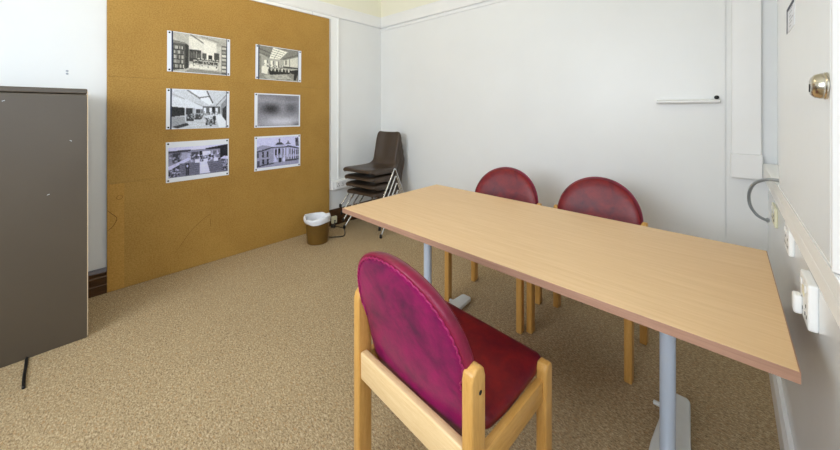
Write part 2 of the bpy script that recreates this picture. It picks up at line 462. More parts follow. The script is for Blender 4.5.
# ------------------------------------------------------------------ the brown board and its prints
BX = XL + .026
t = thing('pinboard', 'large brown hardboard display board standing against the left wall', 'board', (XL, 1.085, 0))
for z0, z1 in ((.002, .7457), (.7463, 1.4897), (1.4903, 2.243)):
    bm = NB(); box2(bm, (XL + .001, .212, z0), (BX, 1.948, z1), .0006, 1); child('board_sheet', bm, M['hardboard'], t)
bm = NB(); box2(bm, (BX, .213, .004), (BX + .0012, .300, .743)); o = child('batten_strip', bm, M['hardboard_light'], t); o['label'] = 'paler strip'
bm = NB()
tube(bm, smooth_path([(BX + .0014, .214, .565), (BX + .0014, .235, .54), (BX + .0014, .262, .50), (BX + .0014, .24, .45), (BX + .0014, .214, .425)], 6), .0016, 6)
tube(bm, [(BX + .0014, .275 + .016 * math.cos(a * PI / 6), .645 + .014 * math.sin(a * PI / 6)) for a in range(12)], .001, 5, True)
child('scribble', bm, M['pencil'], t)
bm = NB()
tube(bm, smooth_path([(BX + .0003, .62, .19), (BX + .0003, .70, .30), (BX + .0003, .78, .37), (BX + .0003, .83, .40)], 6), .0009, 5)
tube(bm, [(BX + .0003, .83, .30), (BX + .0003, .832, .36)], .0009, 5)
child('scuff', bm, M['pencil'], t)

class Pic:
    """a small greyscale print drawn in unit coordinates, y downwards"""
    def __init__(s, w=128, h=76, g=.6): s.w, s.h = w, h; s.p = [[g] * w for _ in range(h)]
    def poly(s, pts, g, a=1.0, g2=None):
        P = [(x * s.w, y * s.h) for x, y in pts]
        y0 = max(0, int(min(p[1] for p in P))); y1 = min(s.h - 1, int(max(p[1] for p in P)))
        for j in range(y0, y1 + 1):
            yc = j + .5; xs = []
            for i in range(len(P)):
                (xa, ya), (xb, yb) = P[i], P[(i + 1) % len(P)]
                if (ya <= yc) != (yb <= yc): xs.append(xa + (yc - ya) * (xb - xa) / (yb - ya))
            xs.sort()
            for xa, xb in zip(xs[::2], xs[1::2]):
                for i in range(max(0, int(xa + .5)), min(s.w, int(xb + .5))):
                    q = g if g2 is None else g + (g2 - g) * (j - y0) / max(1, y1 - y0)
                    s.p[j][i] = s.p[j][i] * (1 - a) + q * a
    def rect(s, x0, y0, x1, y1, g, a=1.0, g2=None): s.poly([(x0, y0), (x1, y0), (x1, y1), (x0, y1)], g, a, g2)
    def line(s, x0, y0, x1, y1, w, g, a=1.0):
        dx, dy = x1 - x0, y1 - y0; L = math.hypot(dx, dy * s.h / s.w) or 1
        nx, ny = -dy * (s.h / s.w) / L * w / 2, dx / L * w / 2 * s.w / s.h
        s.poly([(x0 + nx, y0 + ny), (x1 + nx, y1 + ny), (x1 - nx, y1 - ny), (x0 - nx, y0 - ny)], g, a)
    def disc(s, x, y, rx, ry, g, a=1.0): s.poly([(x + rx * math.cos(k * PI / 8), y + ry * math.sin(k * PI / 8)) for k in range(16)], g, a)
    def blob(s, x, y, rx, ry, g, a):
        for j in range(s.h):
            for i in range(s.w):
                d = (((i + .5) / s.w - x) / rx) ** 2 + (((j + .5) / s.h - y) / ry) ** 2
                k = a * math.exp(-d); s.p[j][i] = s.p[j][i] * (1 - k) + g * k
    def clutter(s, x0, y0, x1, y1, n, w, h, tones):
        for _ in range(n):
            x = random.uniform(x0, x1); y = random.uniform(y0, y1); a = random.uniform(.4, 1)
            s.rect(x, y, x + w * a, y + h * random.uniform(.4, 1), random.choice(tones), .8)
    def grain(s, a):
        for r in s.p:
            for i in range(len(r)): r[i] = min(1, max(0, r[i] + random.uniform(-a, a)))
    def soften(s):
        q = [r[:] for r in s.p]
        for j in range(s.h):
            for i in range(s.w):
                acc = n = 0
                for dj, di, wt in ((0, 0, 4), (0, 1, 1), (0, -1, 1), (1, 0, 1), (-1, 0, 1)):
                    if 0 <= j + dj < s.h and 0 <= i + di < s.w: acc += q[j + dj][i + di] * wt; n += wt
                s.p[j][i] = acc / n

def tables(p, x0, x1, y, n, sz, g=.2):
    for k in range(n):
        x = x0 + (x1 - x0) * (k + .5) / n
        p.disc(x, y, sz, sz * .55, .78); p.rect(x - sz, y + sz * .2, x + sz, y + sz * 1.3, g)
        for q in (-.7, 0, .7): p.rect(x + q * sz - .006, y + sz, x + q * sz + .008, y + sz * 2.1, g * .8)
        p.disc(x + sz * .5, y + sz * 1.1, sz * .35, sz * .3, .55)

def pic_bookcase_hall():
    p = Pic(g=.72)
    p.poly([(0, 0), (1, 0), (1, .12), (.6, .2), (.28, .3), (0, .12)], .66); p.poly([(.27, .05), (.6, .1), (.82, .16), (.62, .42), (.27, .42)], .83)
    p.line(.3, 0, .58, .22, .02, .4); p.line(.5, .02, .85, .12, .014, .5); p.poly([(.55, .16), (.8, .14), (.8, .5), (.55, .5)], .86)
    p.rect(.28, .40, .5, .72, .2); p.rect(.52, .46, .6, .66, .3); p.rect(.64, .5, .71, .68, .16); p.rect(.75, .42, .85, .66, .26)
    p.rect(.60, .42, .63, .70, .9); p.rect(.72, .45, .745, .7, .9)
    for k in range(14): p.rect(.29 + .015 * k, .43 + .02 * (k % 4), .298 + .015 * k, .62, .34 + .08 * (k % 3))
    p.poly([(.2, .72), (1, .66), (1, 1), (0, 1)], .68); p.poly([(.3, .78), (.85, .80), (.8, .9), (.25, .88)], .84)
    p.poly([(.3, .90), (.85, .93), (1, 1), (.2, 1)], .5)
    tables(p, .42, .85, .62, 6, .026, .3); tables(p, .34, .84, .68, 5, .042)
    p.clutter(.34, .66, .84, .80, 40, .03, .05, (.15, .7, .4, .85, .25))
    p.poly([(0, .2), (.2, .24), (.27, .30), (.27, .88), (0, .98)], .30); p.poly([(.21, .24), (.27, .30), (.27, .88), (.21, .93)], .18)
    p.poly([(0, .2), (.2, .23), (.26, .28), (.0, .27)], .46)
    for r in range(5):
        for k in range(8):
            if random.random() < .85: p.rect(.015 + .022 * k, .34 + .12 * r, .033 + .022 * k, .425 + .12 * r, random.choice((.45, .62, .75, .3, .82)))
        p.rect(0, .43 + .12 * r, .19, .45 + .12 * r, .16)
    p.poly([(.8, .12), (1, .10), (1, .26), (.8, .22)], .62); p.rect(.85, .22, .9, .9, .74); p.rect(.9, .2, 1, 1, .34)
    for r in range(7): p.rect(.905, .24 + .105 * r, .99, .30 + .105 * r, (.72, .55, .8)[r % 3])
    return p, (1, .97, .87)
def pic_skylight_hall():
    p = Pic(g=.62)
    p.poly([(0, 0), (1, 0), (1, .25), (.62, .36), (.24, .36), (0, .22)], .48)
    p.poly([(.34, 0), (.72, .08), (.5, .36), (.24, .36)], .93)
    for k in range(5): p.line(.34 - .02 * k, .07 * k, .70 - .05 * k, .08 + .062 * k, .012, .55)
    p.line(.5, .04, .36, .36, .012, .6); p.line(0, .1, .28, .2, .02, .35); p.line(0, .22, .26, .30, .02, .4); p.line(.6, .32, 1, .14, .02, .38)
    p.poly([(.62, .36), (1, .2), (1, .62), (.62, .6)], .80); p.rect(.66, .36, .69, .5, .3); p.rect(.24, .36, .62, .58, .66); p.rect(.76, .3, .78, .6, .5)
    for x in (.12, .27, .40): p.rect(x, .42, x + .06, .62, .95); p.rect(x + .06, .42, x + .085, .62, .35)
    p.rect(0, .3, .05, .9, .5); p.rect(.6, .55, 1, .61, .28); p.rect(.62, .63, .95, .70, .7)
    p.poly([(0, .72), (1, .66), (1, 1), (0, 1)], .52); p.poly([(.06, .6), (.22, .62), (.2, .85), (.05, .82)], .86); p.poly([(.1, .88), (.7, .8), (.8, .96), (.2, 1)], .66)
    p.poly([(.22, .70), (.8, .66), (.78, .78), (.26, .86)], .15)
    for k in range(12): p.rect(.24 + .045 * k, .62 + .01 * (k % 3), .268 + .045 * k, .74, (.2, .72, .35, .85)[k % 4])
    p.clutter(.1, .5, .62, .64, 40, .03, .05, (.2, .5, .8, .9, .35)); p.clutter(.1, .86, .8, .98, 25, .12, .02, (.4, .6, .75))
    p.poly([(.78, .68), (1, .62), (1, .76), (.94, .98), (.88, .96), (.9, .78), (.8, .76)], .16)
    return p, (1, .98, .86)
def pic_reading_room():
    p = Pic(g=.75)
    p.poly([(0, 0), (1, 0), (.92, .3), (.55, .45), (.2, .42), (0, .35)], .80); p.poly([(.46, .2), (.64, .16), (.76, .36), (.66, .38)], .97); p.poly([(.28, 0), (.6, 0), (.64, .14), (.44, .18)], .9)
    p.line(.26, 0, .5, .22, .022, .45); p.line(.62, 0, .74, .34, .02, .25); p.line(.46, .2, .68, .15, .016, .35); p.line(.0, .12, .55, .42, .01, .6); p.line(1, .1, .8, .4, .014, .5)
    p.poly([(.22, .22), (.55, .44), (.55, .52), (.22, .46)], .88); p.poly([(0, .18), (.24, .26), (.24, .5), (0, .46)], .86)
    p.poly([(0, .44), (.22, .47), (.22, .68), (0, .70)], .13); p.rect(.24, .47, .4, .64, .2); p.rect(.42, .5, .54, .66, .24); p.rect(.36, .47, .395, .66, .7); p.rect(.5, .5, .525, .62, .6)
    p.rect(.55, .42, .88, .62, .36)
    for x in (.565, .67, .79): p.rect(x, .46, x + .045, .62, .97)
    p.rect(.73, .44, .77, .66, .1); p.poly([(.9, .36), (1, .2), (1, .9), (.9, .7)], .55); p.poly([(.93, .48), (1, .4), (1, .86), (.93, .72)], .2)
    p.poly([(0, .7), (.5, .62), (.88, .64), (1, .82), (1, 1), (0, 1)], .78); p.poly([(.78, .66), (.9, .64), (1, .84), (1, .98), (.86, 1)], .93); p.poly([(0, .7), (.22, .70), (.24, .86), (0, .98)], .6)
    p.poly([(.0, .96), (.26, .86), (.3, .92), (.1, 1)], .2)
    for x, y, w in ((.25, .68, .13), (.4, .64, .11)): p.disc(x + w / 2, y, w * .55, .04, .62); p.rect(x, y + .02, x + w, y + .13, .22)
    p.clutter(.26, .60, .58, .74, 45, .035, .05, (.15, .3, .6, .75, .25)); p.clutter(.56, .54, .9, .64, 30, .02, .06, (.15, .3, .8, .2))
    p.clutter(.3, .78, .6, .96, 18, .14, .02, (.7, .85, .92))
    p.poly([(.58, .68), (.74, .64), (.8, .72), (.62, .78)], .84); p.rect(.6, .74, .64, .94, .2); p.rect(.68, .78, .72, .96, .25); p.rect(.74, .68, .8, .92, .18); p.rect(.65, .8, .76, .92, .3, .7); p.clutter(.58, .7, .8, .9, 30, .03, .05, (.12, .3, .7, .85))
    return p, (.88, .93, 1.04)
def pic_blurred():
    p = Pic(g=.56)
    p.blob(.3, .45, .22, .17, .1, .8); p.blob(.8, .42, .16, .18, .22, .6); p.blob(.3, .18, .4, .08, .62, .6); p.blob(.75, .1, .3, .08, .36, .5)
    p.blob(.55, .85, .5, .14, .86, .8); p.blob(.1, .8, .2, .2, .5, .4); p.blob(.97, .98, .12, .1, .35, .7); p.blob(.58, .4, .07, .3, .60, .5); p.blob(.2, .02, .5, .05, .4, .4)
    return p, (.86, .86, 1.0)
def pic_counter_hall():
    p = Pic(g=.55)
    p.rect(0, 0, 1, .12, .86); p.poly([(0, .12), (.35, .10), (.35, .16), (0, .2)], .22); p.poly([(.6, .1), (1, .0), (1, .14), (.6, .15)], .14); p.poly([(.35, .02), (.62, .0), (.6, .12), (.35, .12)], .9)
    p.rect(0, .18, .86, .45, .5); p.rect(.06, .2, .19, .55, .22); p.rect(.2, .2, .3, .42, .66); p.rect(.3, .22, .35, .46, .75); p.rect(.37, .2, .48, .44, .28); p.rect(.5, .18, .54, .4, .12)
    p.rect(.55, .2, .69, .34, .95); p.rect(.7, .18, .82, .36, .72); p.rect(.73, .2, .8, .34, .42); p.rect(.86, .1, 1, .5, .14)
    p.poly([(.0, .62), (.28, .40), (.34, .40), (.34, .46), (.0, .76)], .82); p.poly([(0, .76), (.2, .56), (.2, .95), (0, 1)], .24)
    for k in range(16): p.disc(random.uniform(.01, .17), random.uniform(.72, .96), .02, .03, random.choice((.6, .75, .3)))
    p.rect(.17, .55, 1, 1, .44); p.poly([(.5, .55), (.62, .54), (.68, .97), (.5, .98)], .90)
    for k in range(5): p.line(.2, .62 + .07 * k, .5, .60 + .07 * k, .012, .36); p.line(.66, .62 + .07 * k, .9, .60 + .07 * k, .012, .36)
    p.poly([(.86, .5), (.93, .42), (1, .44), (1, .56)], .85); p.poly([(.88, .52), (1, .56), (1, .96), (.88, .92)], .3)
    for k in range(12): p.disc(random.uniform(.9, .99), random.uniform(.6, .9), .015, .03, random.choice((.55, .7, .25)))
    for k in range(26):
        x = random.uniform(.36, .84); y = random.uniform(.3, .52); p.disc(x, y, .02, .035, random.choice((.85, .12, .7, .2)))
    p.clutter(.34, .28, .84, .54, 60, .03, .06, (.1, .25, .75, .95, .5)); p.clutter(.0, .7, .18, .97, 40, .03, .04, (.2, .5, .8)); p.clutter(.88, .56, .99, .9, 30, .03, .05, (.15, .5, .8))
    p.clutter(.0, .22, .2, .52, 20, .05, .08, (.3, .5, .7))
    for x in (.42, .56, .74): p.rect(x, .46, x + .08, .58, .92)
    p.rect(.265, .56, .33, .74, .15); p.disc(.297, .53, .016, .035, .6); p.rect(.275, .72, .29, .97, .12); p.rect(.3, .72, .318, .97, .14); p.disc(.297, .66, .014, .05, .8)
    return p, (.80, .81, 1.2)
def pic_civic_building():
    p = Pic(g=.84)
    p.poly([(0, .3), (.12, .24), (.26, .28), (.36, .34), (.36, .92), (0, 1)], .62); p.poly([(.7, .3), (.8, .32), (1, .42), (1, .9), (.7, .88)], .66)
    p.rect(.36, .34, .72, .9, .60); p.poly([(.0, .44), (.36, .32), (.36, .36), (.0, .49)], .2); p.poly([(.7, .30), (1, .42), (1, .46), (.7, .35)], .24); p.rect(.36, .33, .72, .37, .26); p.rect(.4, .26, .66, .34, .74)
    p.poly([(.42, .26), (.47, .18), (.56, .18), (.62, .26)], .24); p.rect(.5, .06, .53, .19, .32); p.disc(.515, .08, .022, .03, .4); p.poly([(.66, .26), (.72, .18), (.8, .26)], .4); p.rect(.71, .14, .74, .22, .4)
    for x in (.12, .22): p.rect(x, .46, x + .04, .66, .2); p.rect(x, .73, x + .045, .9, .14)
    p.rect(.0, .5, .05, .66, .3); p.rect(.01, .76, .06, .92, .3); p.rect(.17, .74, .2, .92, .5)
    for x in (.38, .46, .54, .62, .69): p.rect(x, .38, x + .025, .72, .84)
    p.rect(.405, .42, .45, .62, .24); p.rect(.485, .4, .54, .60, .12); p.rect(.6, .42, .62, .62, .3); p.rect(.5, .72, .56, .92, .16)
    for x in (.76, .82, .88, .93, .97): p.rect(x, .44 + (x - .76) * .25, x + .022, .62 + (x - .76) * .2, .26); p.rect(x, .72, x + .024, .88, .22)
    for x in (.74, .8, .86, .91): p.rect(x, .38 + (x - .74) * .3, x + .014, .88, .84)
    p.poly([(.90, .06), (.98, .04), (1, .36), (.92, .36)], .36); p.rect(.93, .1, .96, .2, .14)
    p.clutter(.02, .5, .98, .9, 90, .02, .03, (.4, .55, .75, .85)); p.clutter(.0, .36, .34, .46, 20, .05, .02, (.5, .7))
    p.disc(.62, .8, .035, .09, .85); p.poly([(.36, .85), (.42, .66), (.48, .85)], .8); p.poly([(.66, .8), (1, .8), (1, .88), (.66, .92)], .28)
    p.poly([(0, .94), (.4, .88), (1, .86), (1, 1), (0, 1)], .62); p.poly([(0, .93), (.35, .87), (.4, .9), (0, .97)], .22)
    return p, (.80, .81, 1.2)

def ray_left(u, v, x):
    """height and depth on the left wall of a spot measured by its bearing"""
    s = (u - 420) / 327
    dx = -math.sin(YAW) + s * math.cos(YAW); dy = math.cos(YAW) + s * math.sin(YAW)
    d = x / dx
    return d * dy, H - d * (v - 111) / 327

def hang_print(fn, label, q, mar, strips=False, pins=(1, 1, 1, 1)):
    """q: the four corners TL TR BR BL; mar: left, top, right, bottom white margins as fractions"""
    (ya, za), (yb, zb), (yc, zc), (yd, zd) = [ray_left(u, v, BX + .001) for u, v in q]
    y0, y1, z0, z1 = (ya + yd) / 2, (yb + yc) / 2, (zc + zd) / 2, (za + zb) / 2
    w, h = y1 - y0, z1 - z0
    r = math.atan2((zb + zc - za - zd) / 2, w)
    root = thing('photo_print', label, 'photograph', (BX, (y0 + y1) / 2, (z0 + z1) / 2), 0, 'photographs on the brown board')
    root.rotation_euler = (r, 0, 0)
    bm = NB(); box2(bm, (.0008, -w / 2, -h / 2), (.0028, w / 2, h / 2)); obj('paper', bm, M['paper'], root)
    p, tint = fn(); p.grain(.09); p.soften(); p.grain(.03)
    iy0, iy1, iz0, iz1 = -w / 2 + mar[0] * w, w / 2 - mar[2] * w, -h / 2 + mar[3] * h, h / 2 - mar[1] * h
    me = bpy.data.meshes.new('image')
    X = .0031
    vs = [(X, iy0 + (iy1 - iy0) * i / p.w, iz1 + (iz0 - iz1) * j / p.h) for j in range(p.h + 1) for i in range(p.w + 1)]
    k = p.w + 1
    fs = [(j * k + i, (j + 1) * k + i, (j + 1) * k + i + 1, j * k + i + 1) for j in range(p.h) for i in range(p.w)]
    me.from_pydata(vs, [], fs)
    ca = me.color_attributes.new('print', 'FLOAT_COLOR', 'CORNER')
    buf = []
    for j in range(p.h):
        for i in range(p.w):
            g = (.07 + .92 * min(1, max(0, (p.p[j][i] - .5) * 1.15 + .52))) ** 2.1
            buf += [min(1, g * tint[0]), min(1, g * tint[1]), min(1, g * tint[2]), 1] * 4
    ca.data.foreach_set('color', buf)
    me.materials.append(M['print'])
    o = bpy.data.objects.new('image', me); C.objects.link(o); o.parent = root
    if strips:
        for a, c in ((-w / 2 + .004, -w / 2 + mar[0] * w - .012), (w / 2 - mar[2] * w + .010, w / 2 - .004)):
            bm = NB(); box2(bm, (.0028, a, -h / 2 + .002), (.0036, c, h / 2 - .002)); obj('mount_strip', bm, M['paper'], root)
        bm = NB(); box2(bm, (.0028, iy0 - .010, -h / 2), (.0033, iy0, h / 2)); obj('dark_border', bm, M['navy'], root)
        bm = NB(); box2(bm, (.0028, iy1, -h / 2), (.0033, iy1 + .005, h / 2)); obj('dark_border', bm, M['navy'], root)
    for f, (a, c) in zip(pins, ((-1, 1), (1, 1), (1, -1), (-1, -1))):
        if f:
            bm = NB(); lathe(bm, [(.0065, 0), (.0065, .003), (.003, .006)], 10, Matrix.Translation((.0034, a * (w / 2 - .014), c * (h / 2 - .014))) @ Matrix.Rotation(PI / 2, 4, 'Y')); obj('pin', bm, M['black'], root)
    return root
hang_print(pic_bookcase_hall, 'print of a library hall with bookcase, top left on the brown board', [(167.5, 30), (230.4, 39.9), (229.6, 75.6), (166.6, 71.4)], (.085, .015, .065, .015), True)
hang_print(pic_skylight_hall, 'print of a hall with bright skylight and dark desks, top right on the brown board', [(255.8, 44.3), (301.4, 51), (300.8, 82.4), (255.1, 78.6)], (.075, .015, .08, .015), True)
hang_print(pic_reading_room, 'print of a white reading room with round tables, middle left on the brown board', [(166.2, 88.4), (229.4, 91.2), (229.2, 127.7), (165.9, 129.3)], (.08, .015, .06, .015), True)
hang_print(pic_blurred, 'blurred grey print, middle right on the brown board', [(254.7, 93.1), (300.1, 94.8), (299.9, 126.6), (254.1, 127.6)], (.06, .035, .03, .035), False, (1, 0, 0, 1))
hang_print(pic_counter_hall, 'bluish print of people at a long counter, bottom left on the brown board', [(165.6, 142.4), (228.9, 138.8), (228.6, 174.8), (166, 183.2)], (.035, .14, .02, .11))
hang_print(pic_civic_building, 'bluish print of a civic building with small dome, bottom right on the brown board', [(254.4, 136.8), (300.3, 134.4), (300.1, 165.7), (254.4, 171.5)], (.045, .05, .035, .08), False, (1, 1, 1, 1))

# ------------------------------------------------------------------ brown steel cabinet
cx0, cx1, cy0, cy1, ch = -3.075, -2.575, -.62, .098, 1.372
t = thing('metal_cabinet', 'plain dark brown steel cabinet standing at the left edge of the photo', 'cabinet', ((cx0 + cx1) / 2, (cy0 + cy1) / 2, 0))
bm = NB(); box2(bm, (cx0, cy0, .0), (cx1, cy1, ch - .031), .004, 3); child('carcass', bm, M['cabinet'], t)
bm = NB(); box2(bm, (cx0, cy0, ch - .028), (cx1, cy1, ch), .006, 3); child('top_panel', bm, M['cabinet'], t)
bm = NB(); box2(bm, (cx1 - .004, cy1 - .0015, .01), (cx1 - .0005, cy1 + .0022, ch - .015)); o = child('painted_highlight', bm, M['cabinet_highlight'], t); o['label'] = 'painted cream corner highlight'  # thin strip whose colour paints in the light catching the far corner
bm = NB(); box2(bm, (cx0 + .03, cy0 - .018, .05), (cx1 - .03, cy0, ch - .06), .003); dr = child('door', bm, M['cabinet'], t)
bm = NB(); rbox(bm, (cx1 - .1, cy0 - .035, .8), (.012, .02, .11), .004); g = obj('handle', bm, M['chrome'], dr); g.data.transform(Matrix.Translation(-V(t.location)))
for y, z, a in ((-.19, 1.30, .4), (.035, 1.09, -.6), (-.045, .815, .5)):
    bm = NB(); rbox(bm, (cx1 + .0003, y, z), (.0006, .010, .0025), 0, 1, Matrix.Rotation(a, 3, 'X')); child('scratch', bm, M['scratch'], t)
bm = NB(); tube(bm, smooth_path([(-2.572, -.117, .006), (-2.50, -.116, .006), (-2.40, -.117, .006), (-2.305, -.114, .006)], 6), .006, 8)
tag(obj('loose_cable', bm, M['black'], smooth=True), 'short black cord lying on the carpet in front of the brown cabinet', 'cable')

# ------------------------------------------------------------------ waste bin with bag
t = thing('waste_bin', 'small round brown waste bin lined with a white bag below the board', 'bin', (-2.835, 1.655, 0))
bm = NB(); lathe(bm, [(.094, 0), (.098, .004), (.112, .225), (.115, .228), (.115, .236), (.111, .236), (.095, .010)], 36, None, True, True); obj('bucket', bm, M['bin'], t, True, angle=40)
bm = NB()
rnd = random.Random(7)
n = 48; prof = [(.117, .196), (.122, .205), (.124, .220), (.124, .236), (.119, .247), (.109, .244), (.098, .22), (.092, .15), (.086, .06)]
ph = [rnd.uniform(0, 6.28) for _ in range(6)]
rings = []
for q, (r, z) in enumerate(prof):
    ring = []
    for k in range(n):
        a = 2 * PI * k / n
        w_ = sum(math.sin((3 + 2 * i) * a + ph[i]) / (i + 1.6) for i in range(5))
        rr = r + (0.0045 * w_ if q not in (0,) else .003 + .002 * w_)
        zz = z + (.003 * w_ if q == 0 else .007 * math.sin(2 * a + 1) + .007 * w_)
        if q == 0: zz += .006 * math.sin(3 * a + .5)
        ring.append(bm.verts.new((max(rr, .1165 if q < 4 else 0) * math.cos(a), max(rr, .1165 if q < 4 else 0) * math.sin(a), zz)))
    rings.append(ring)
for a_, b_ in zip(rings, rings[1:]):
    for k in range(n): bm.faces.new((a_[k], a_[(k + 1) % n], b_[(k + 1) % n], b_[k]))
bm.faces.new(rings[-1])
obj('liner_bag', bm, M['bag'], t, True)

# ------------------------------------------------------------------ stacked shell chairs
def shell_bm():
    prof = [(-.242, .392, .200), (-.240, .408, .212), (-.228, .420, .220), (-.19, .424, .224), (-.10, .418, .226), (.02, .412, .224), (.11, .412, .218), (.165, .422, .206),
            (.200, .452, .190), (.224, .51, .180), (.244, .58, .184), (.264, .66, .190), (.281, .73, .188), (.291, .775, .178), (.296, .795, .160), (.298, .803, .135)]
    bm = bmesh.new(); rows = []
    for i, (y, z, w) in enumerate(prof):
        y0, z0, _ = prof[max(i - 1, 0)]; y1, z1, _ = prof[min(i + 1, len(prof) - 1)]
        ty, tz = y1 - y0, z1 - z0; L = math.hypot(ty, tz); ny, nz = -tz / L, ty / L
        row = []; w *= .92 if i < 7 else .86
        if i > 8: z -= .004 * (i - 8)
        lip = .050 if 1 < i < 13 else .024
        for f, d in ((-1.01, -lip), (-1, -.004), (-.93, .004), (-.7, .004), (-.35, -.004), (0, -.008), (.35, -.004), (.7, .004), (.93, .004), (1, -.004), (1.01, -lip)):
            cup = 0
            if i > 8: cup = .020 * (f * f) * (1 if abs(f) <= 1 else 1)
            row.append(bm.verts.new((w * f, y + ny * (d + cup), z + nz * (d + cup))))
        rows.append(row)
    for a, b in zip(rows, rows[1:]):
        for k in range(len(a) - 1): bm.faces.new((a[k], a[k + 1], b[k + 1], b[k]))
    return bm
def make_shell_chair():
    r = thing('shell_chair', 'x', 'chair')
    o = obj('seat_shell', shell_bm(), M['brown_plastic'], r, True)
    md = o.modifiers.new('thickness', 'SOLIDIFY'); md.thickness = .005; md.offset = 1
    md = o.modifiers.new('round', 'SUBSURF'); md.levels = 2; md.render_levels = 2
    for sx in (-1, 1):
        bm = NB(); tube(bm, smooth_path([(sx * .175, -.10, .392), (sx * .187, -.02, .392), (sx * .192, .08, .392), (sx * .194, .13, .390)], 5), .009, 10); obj('side_bracket', bm, M['chrome'], r, True, angle=60)
        for fy in (-.225, .275):
            bm = NB(); top = (sx * .196, .125 + (.012 if fy > 0 else -.012), .392)
            tube(bm, smooth_path([top, (sx * .206, top[1] + (fy - top[1]) * .12, .34), (sx * .248, fy, .012)], 5), .0095, 10); lg = obj('leg', bm, M['chrome'], r, True, angle=60)
            bm = NB(); lathe(bm, [(.013, 0), (.014, .004), (.0125, .03), (.010, .034)], 14, Matrix.Translation((sx * .2485, fy, 0))); f = obj('rubber_foot', bm, M['black'], lg, True, angle=40)
    bm = NB(); tube(bm, [(-.19, .125, .388), (.19, .125, .388)], .008, 8); obj('cross_bar', bm, M['chrome'], r, True, angle=60)
    return r
names = ['bottom brown plastic shell chair of the stack, its chrome legs on the carpet', 'second brown plastic shell chair up from the carpet in the chrome-legged stack',
         'third brown plastic shell chair up, just below the top one of the stack', 'topmost brown plastic shell chair of the stack, its whole seat showing']
ch0 = make_shell_chair()
for k in range(4):
    o = ch0 if k == 0 else copy_tree(ch0)
    o.location = (-2.735, 2.295 - .016 * k, .079 * k); o.rotation_euler = (0, 0, math.radians(10))
    tag(o, names[k], 'chair', 'stacked brown shell chairs')

# ------------------------------------------------------------------ red wooden chairs (face -y)
LX, BY, FY = .234, .175, -.175            # half spacing of the legs and their depth
def arch(n=44, hw=.214, hw2=.232, zb=.398, zs=.615, za=.850):
    pts = [(-hw + .018, zb), (-hw, zb + .018), (-hw, zs - .03)]
    for k in range(n + 1):
        a = PI - PI * k / n
        pts.append((hw2 * math.cos(a), zs + (za - zs) * max(0, math.sin(a)) ** .92))
    pts += [(hw, zs - .03), (hw, zb + .018), (hw - .018, zb)]
    full = []
    for i, p in enumerate(pts):            # even spacing along the closed outline
        q = pts[(i + 1) % len(pts)]; L = math.hypot(q[0] - p[0], q[1] - p[1]); m = max(1, int(L / .02))
        for k in range(m): full.append((p[0] + (q[0] - p[0]) * k / m, p[1] + (q[1] - p[1]) * k / m))
    return full
ZP = .62
def lean(x, z): return .158 + .25 * (z - .45) - .30 * x * x
def ringed(bm, outline, ctr, levels, place, cap=True):
    """levels: (scale, offset); concentric loops joined from the first to the last"""
    loops = []
    for s, d in levels:
        loops.append([bm.verts.new(place(ctr[0] + (x - ctr[0]) * s, ctr[1] + (z - ctr[1]) * s, d)) for x, z in outline])
    n = len(outline)
    for a, b in zip(loops, loops[1:]):
        for k in range(n): bm.faces.new((a[k], a[(k + 1) % n], b[(k + 1) % n], b[k]))
    if cap:
        for lp in (loops[0], loops[-1]):
            c = bm.verts.new(sum((v.co for v in lp), V()) / n)
            for k in range(n): bm.faces.new((lp[k], lp[(k + 1) % n], c))
